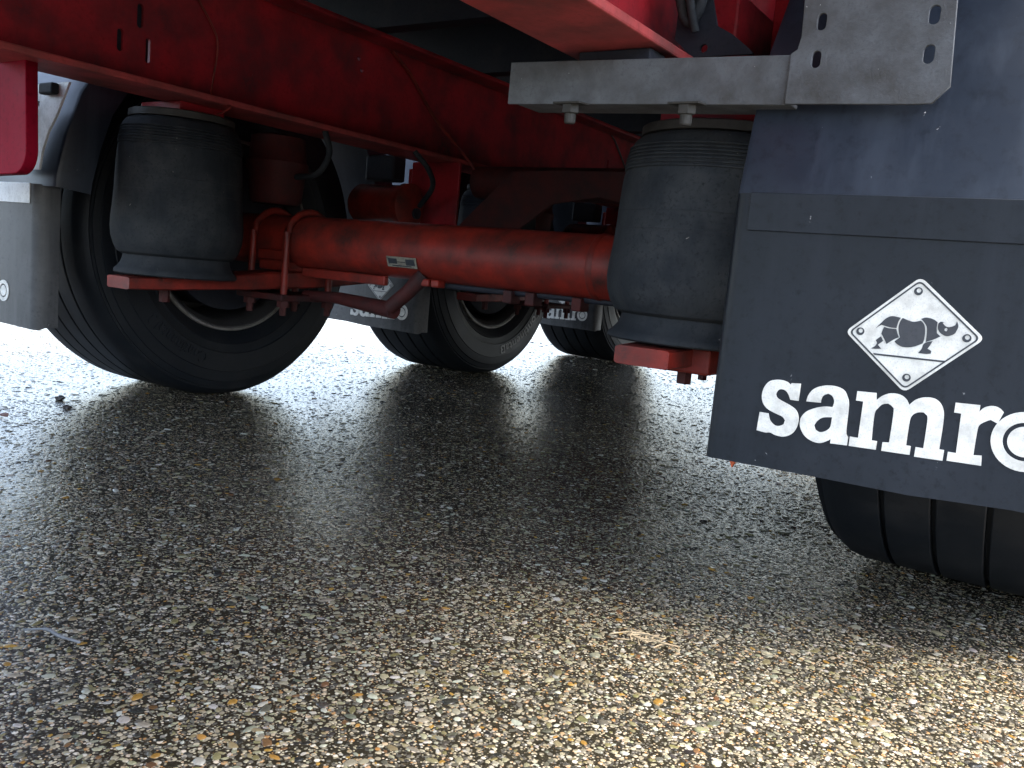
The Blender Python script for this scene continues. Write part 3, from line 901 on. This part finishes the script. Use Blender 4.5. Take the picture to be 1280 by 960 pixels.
# --- grey steel bracket hung under the right rail, in front of the right mudguard
YB = -0.575
bz = lambda x: -0.022 * (x - 0.43)          # it sags slightly towards its outer end
bme = orient(filled([[(0.432, 0.675), (0.848, 0.663), (0.848, 0.7193), (0.838, 0.7195), (0.512, 0.7295), (0.432, 0.7315)]], 0.004, bevel=0.0008), (1, 0, 0), (0, 0, 1), (0, YB, 0))
brk = part("support_bracket", bme, M['galv'], label="dull grey slotted steel bracket bolted under the right frame rail")
loops = [[(0.841, 0.6625), (0.985, 0.6585), (1.003, 0.659), (1.0185, 0.676), (1.006, 0.88), (0.846, 0.88), (0.851, 0.738), (0.848, 0.724), (0.841, 0.7197)]]
loops += [slot(0.871, 0.712, 0.012, 0.021), slot(0.993, 0.711, 0.013, 0.022), slot(0.872, 0.7545, 0.012, 0.021), slot(0.993, 0.7525, 0.013, 0.022), slot(0.873, 0.83, 0.012, 0.021), slot(0.993, 0.83, 0.012, 0.021)]
part("slotted_plate", orient(filled(loops, 0.0035, bevel=0.0008), (1, 0, 0), (0, 0, 1), (0, YB - 0.0055, 0)), M['galv'], brk)
bm = bmesh.new()
for i, (xa, xb) in enumerate(((0.445, 0.845),)):
    t = box(xa, xb, YB + 0.003, YB + 0.062, -0.0025, 0.0025, 0.001)
    for v in t.verts:
        v.co.z += 0.6765 - 0.029 * (v.co.x - 0.432)
    merge(bm, t)
part("bracket_flange", bm, M['galv'], brk)
for x in (0.552, 0.722):
    zb = 0.6735 - 0.029 * (x - 0.432)
    bm = box(x - 0.021, x + 0.021, -0.014, 0.014, zb - 0.003, zb, 0.001)
    add_lathe(bm, [(zb - 0.0145, 0.0005), (zb - 0.0145, 0.0115), (zb - 0.0135, 0.0125), (zb - 0.0032, 0.0125)], 'Z', 6, (x, 0, 0))
    add_lathe(bm, [(zb - 0.028, 0.0005), (zb - 0.028, 0.0065), (zb - 0.026, 0.0078), (zb - 0.0146, 0.0078)], 'Z', 14, (x, 0, 0))
    t = part("bracket_bolt", bm, M['plate_rim'], brk, loc=(0, YB + 0.022, 0))
    t.rotation_euler = (math.radians(4), 0, 0)
part("bracket_spacer", box(0.535, 0.645, YB + 0.012, YB + 0.06, 0.6795, 0.7446, 0.002), M['dark'], brk)

# --- hose bundle and gusset beside the right rail
part("gusset_plate", orient(filled([[(0.651, 0.7605), (0.742, 0.7605), (0.735, 0.768), (0.708, 0.789), (0.684, 0.802), (0.672, 0.842), (0.664, 0.90), (0.624, 0.90), (0.622, 0.787)], circle(0.668, 0.772, 0.006, 12)], 0.006), (1, 0, 0), (0, 0, 1), (0, -0.44, 0)), M['dark'])
for pts, r in (([(0.622, -0.458, 1.03), (0.624, -0.46, 0.92), (0.632, -0.458, 0.84), (0.648, -0.456, 0.806), (0.664, -0.458, 0.84), (0.668, -0.46, 0.93), (0.66, -0.46, 1.03)], 0.0085),
               ([(0.636, -0.462, 1.03), (0.640, -0.464, 0.93), (0.648, -0.466, 0.88), (0.652, -0.47, 0.83), (0.66, -0.46, 0.79)], 0.006),
               ([(-0.50, 0.30, 0.745), (-0.47, 0.33, 0.70), (-0.49, 0.38, 0.655), (-0.56, 0.41, 0.60)], 0.008),
               ([(-0.53, -0.02, 0.745), (-0.52, -0.01, 0.69), (-0.57, 0.0, 0.64), (-0.66, 0.01, 0.63)], 0.008),
               ):
    part("hose", tube(spline(pts, 6), r, 12), M['bag'], smooth=60)

# --- thin cables on the left rail
part("cable", tube(spline([(-0.574, -0.42, 1.01), (-0.572, -0.346, 0.925), (-0.572, -0.326, 0.877), (-0.572, -0.336, 0.762), (-0.50, -0.338, 0.742), (-0.56, -0.34, 0.72)], 6), 0.0022, 6), M['red_arm'], smooth=60)
part("cable", tube(spline([(-0.574, 0.26, 1.015), (-0.572, 0.344, 0.967), (-0.570, 0.468, 0.866), (-0.50, 0.585, 0.74), (-0.50, 0.6, 0.66)], 6), 0.005, 6), M['red_arm'], smooth=60)
part("cable", tube(spline([(-0.574, 1.60, 1.015), (-0.572, 1.642, 0.99), (-0.570, 1.75, 0.90), (-0.50, 1.80, 0.74)], 6), 0.004, 6), M['galv'], smooth=60)

# --- crimson panel hanging below the left rail, nearest the viewer
lp = [(-1.0, 0.7445), (-1.0, 0.52), (-0.60, 0.535)]
lp += [(-0.60 + 0.045 * math.sin(t), 0.58 - 0.045 * math.cos(t)) for t in [math.pi / 2 * k / 8 for k in range(9)]]
lp += [(-0.563, 0.7445)]
part("red_panel", orient(filled([lp], 0.02, bevel=0.002), (1, 0, 0), (0, 0, 1), (0, -0.75, 0)), M['crimson'], label="crimson board with a rounded lower corner under the left rail")

# --- pale stay plate; its lower half paints the left mudguard's sky reflection
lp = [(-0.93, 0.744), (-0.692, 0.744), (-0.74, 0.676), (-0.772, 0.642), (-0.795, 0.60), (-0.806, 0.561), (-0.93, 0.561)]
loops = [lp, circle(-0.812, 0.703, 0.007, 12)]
pst = part("stay_with_guard_sheen", orient(filled(loops, 0.004, bevel=0.0008), (1, 0, 0), (0, 0, 1), (0, -0.602, 0)), M['zinc'], label="pale zinc stay plate with a rubber block on the left mudguard, carried down to hold the sky sheen of the guard")
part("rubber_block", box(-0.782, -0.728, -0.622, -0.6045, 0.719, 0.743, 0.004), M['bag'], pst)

# --- air tank across the frame further forward
part("air_tank", lathe([(-0.40, 0.03), (-0.39, 0.09), (-0.36, 0.115), (0.36, 0.115), (0.39, 0.09), (0.40, 0.03)], 'X', 36, (0.2, 2.32, 0.62)), M['dark'], smooth=40)

# --- little orange tab under the right flap
part("orange_tab", orient(filled([[(0.809, 0.230), (0.829, 0.230), (0.820, 0.205)]], 0.006), (1, 0, 0), (0, 0, 1), (0, -0.545, 0)), M['orange'])

# ------------------------------------------------------------------ small things lying on the asphalt
def clump(name, label, x, y, r, seed):
    rd = random.Random(seed)
    bm = bmesh.new()
    bmesh.ops.create_icosphere(bm, subdivisions=2, radius=r)
    for v in bm.verts:
        v.co *= rd.uniform(0.65, 1.2)
        v.co.z *= 0.6
    o = mesh_obj(name, bm_mesh(bm, name), M['soil'])
    o.location = (x, y, r * 0.35)
    tag(o, label, "dirt clump")
clump("dirt_clump", "larger dark dirt clump on bright wet asphalt behind the left rear tyre", -0.985, -0.445, 0.013, 3)
clump("dirt_clump", "smaller dark dirt clump lying nearer the viewer than the other one", -0.87, -0.49, 0.010, 5)

def leaf():
    bm = bmesh.new()
    pts = [(-0.016, 0.0, 0.004), (-0.006, 0.008, 0.009), (0.006, 0.009, 0.008), (0.017, 0.001, 0.003), (0.006, -0.008, 0.004), (-0.006, -0.008, 0.006)]
    bm.faces.new([bm.verts.new(p) for p in pts])
    bmesh.ops.triangulate(bm, faces=bm.faces)
    bmesh.ops.solidify(bm, geom=bm.faces[:], thickness=0.0008)
    o = mesh_obj("fallen_leaf", bm_mesh(bm, "fallen_leaf"), M['leaf'])
    o.location = (-0.83, -0.66, 0.001)
    tag(o, "small curled reddish brown leaf alone on the bright wet asphalt at left", "leaf")
leaf()

def wisp():
    rd = random.Random(9)
    bm = bmesh.new()
    for k in range(16):
        a = rd.uniform(0, 6.28)
        c = Vector((rd.uniform(-0.022, 0.022), rd.uniform(-0.016, 0.016), rd.uniform(0.003, 0.008)))
        d = Vector((math.cos(a), math.sin(a), 0)) * rd.uniform(0.012, 0.03)
        bend = Vector((-d.y, d.x, 0.15 * d.length)) * rd.uniform(-0.6, 0.6)
        add_tube(bm, spline([c - d, c + bend, c + d], 4), 0.0009, 5)
    o = mesh_obj("dry_grass_wisp", bm_mesh(bm, "dry_grass_wisp", True), M['straw'])
    o.location = (0.794, -0.697, 0.001)
    tag(o, "tangled wisp of pale brown dry grass on the pebbly asphalt", "dry grass")
wisp()

def twig():
    o = mesh_obj("twig", tw := bm_mesh(tube(spline([(-0.035, -0.012, 0.004), (-0.012, 0.0, 0.008), (0.012, 0.002, 0.007), (0.033, 0.012, 0.004)], 5), [0.0012] * 5 + [0.002] * 6 + [0.0015] * 5, 7), "twig", True), M['galv'])
    o.location = (0.318, -1.17, 0.001)
    tag(o, "thin grey twig lying at the left edge of the pebbly asphalt", "twig")
twig()
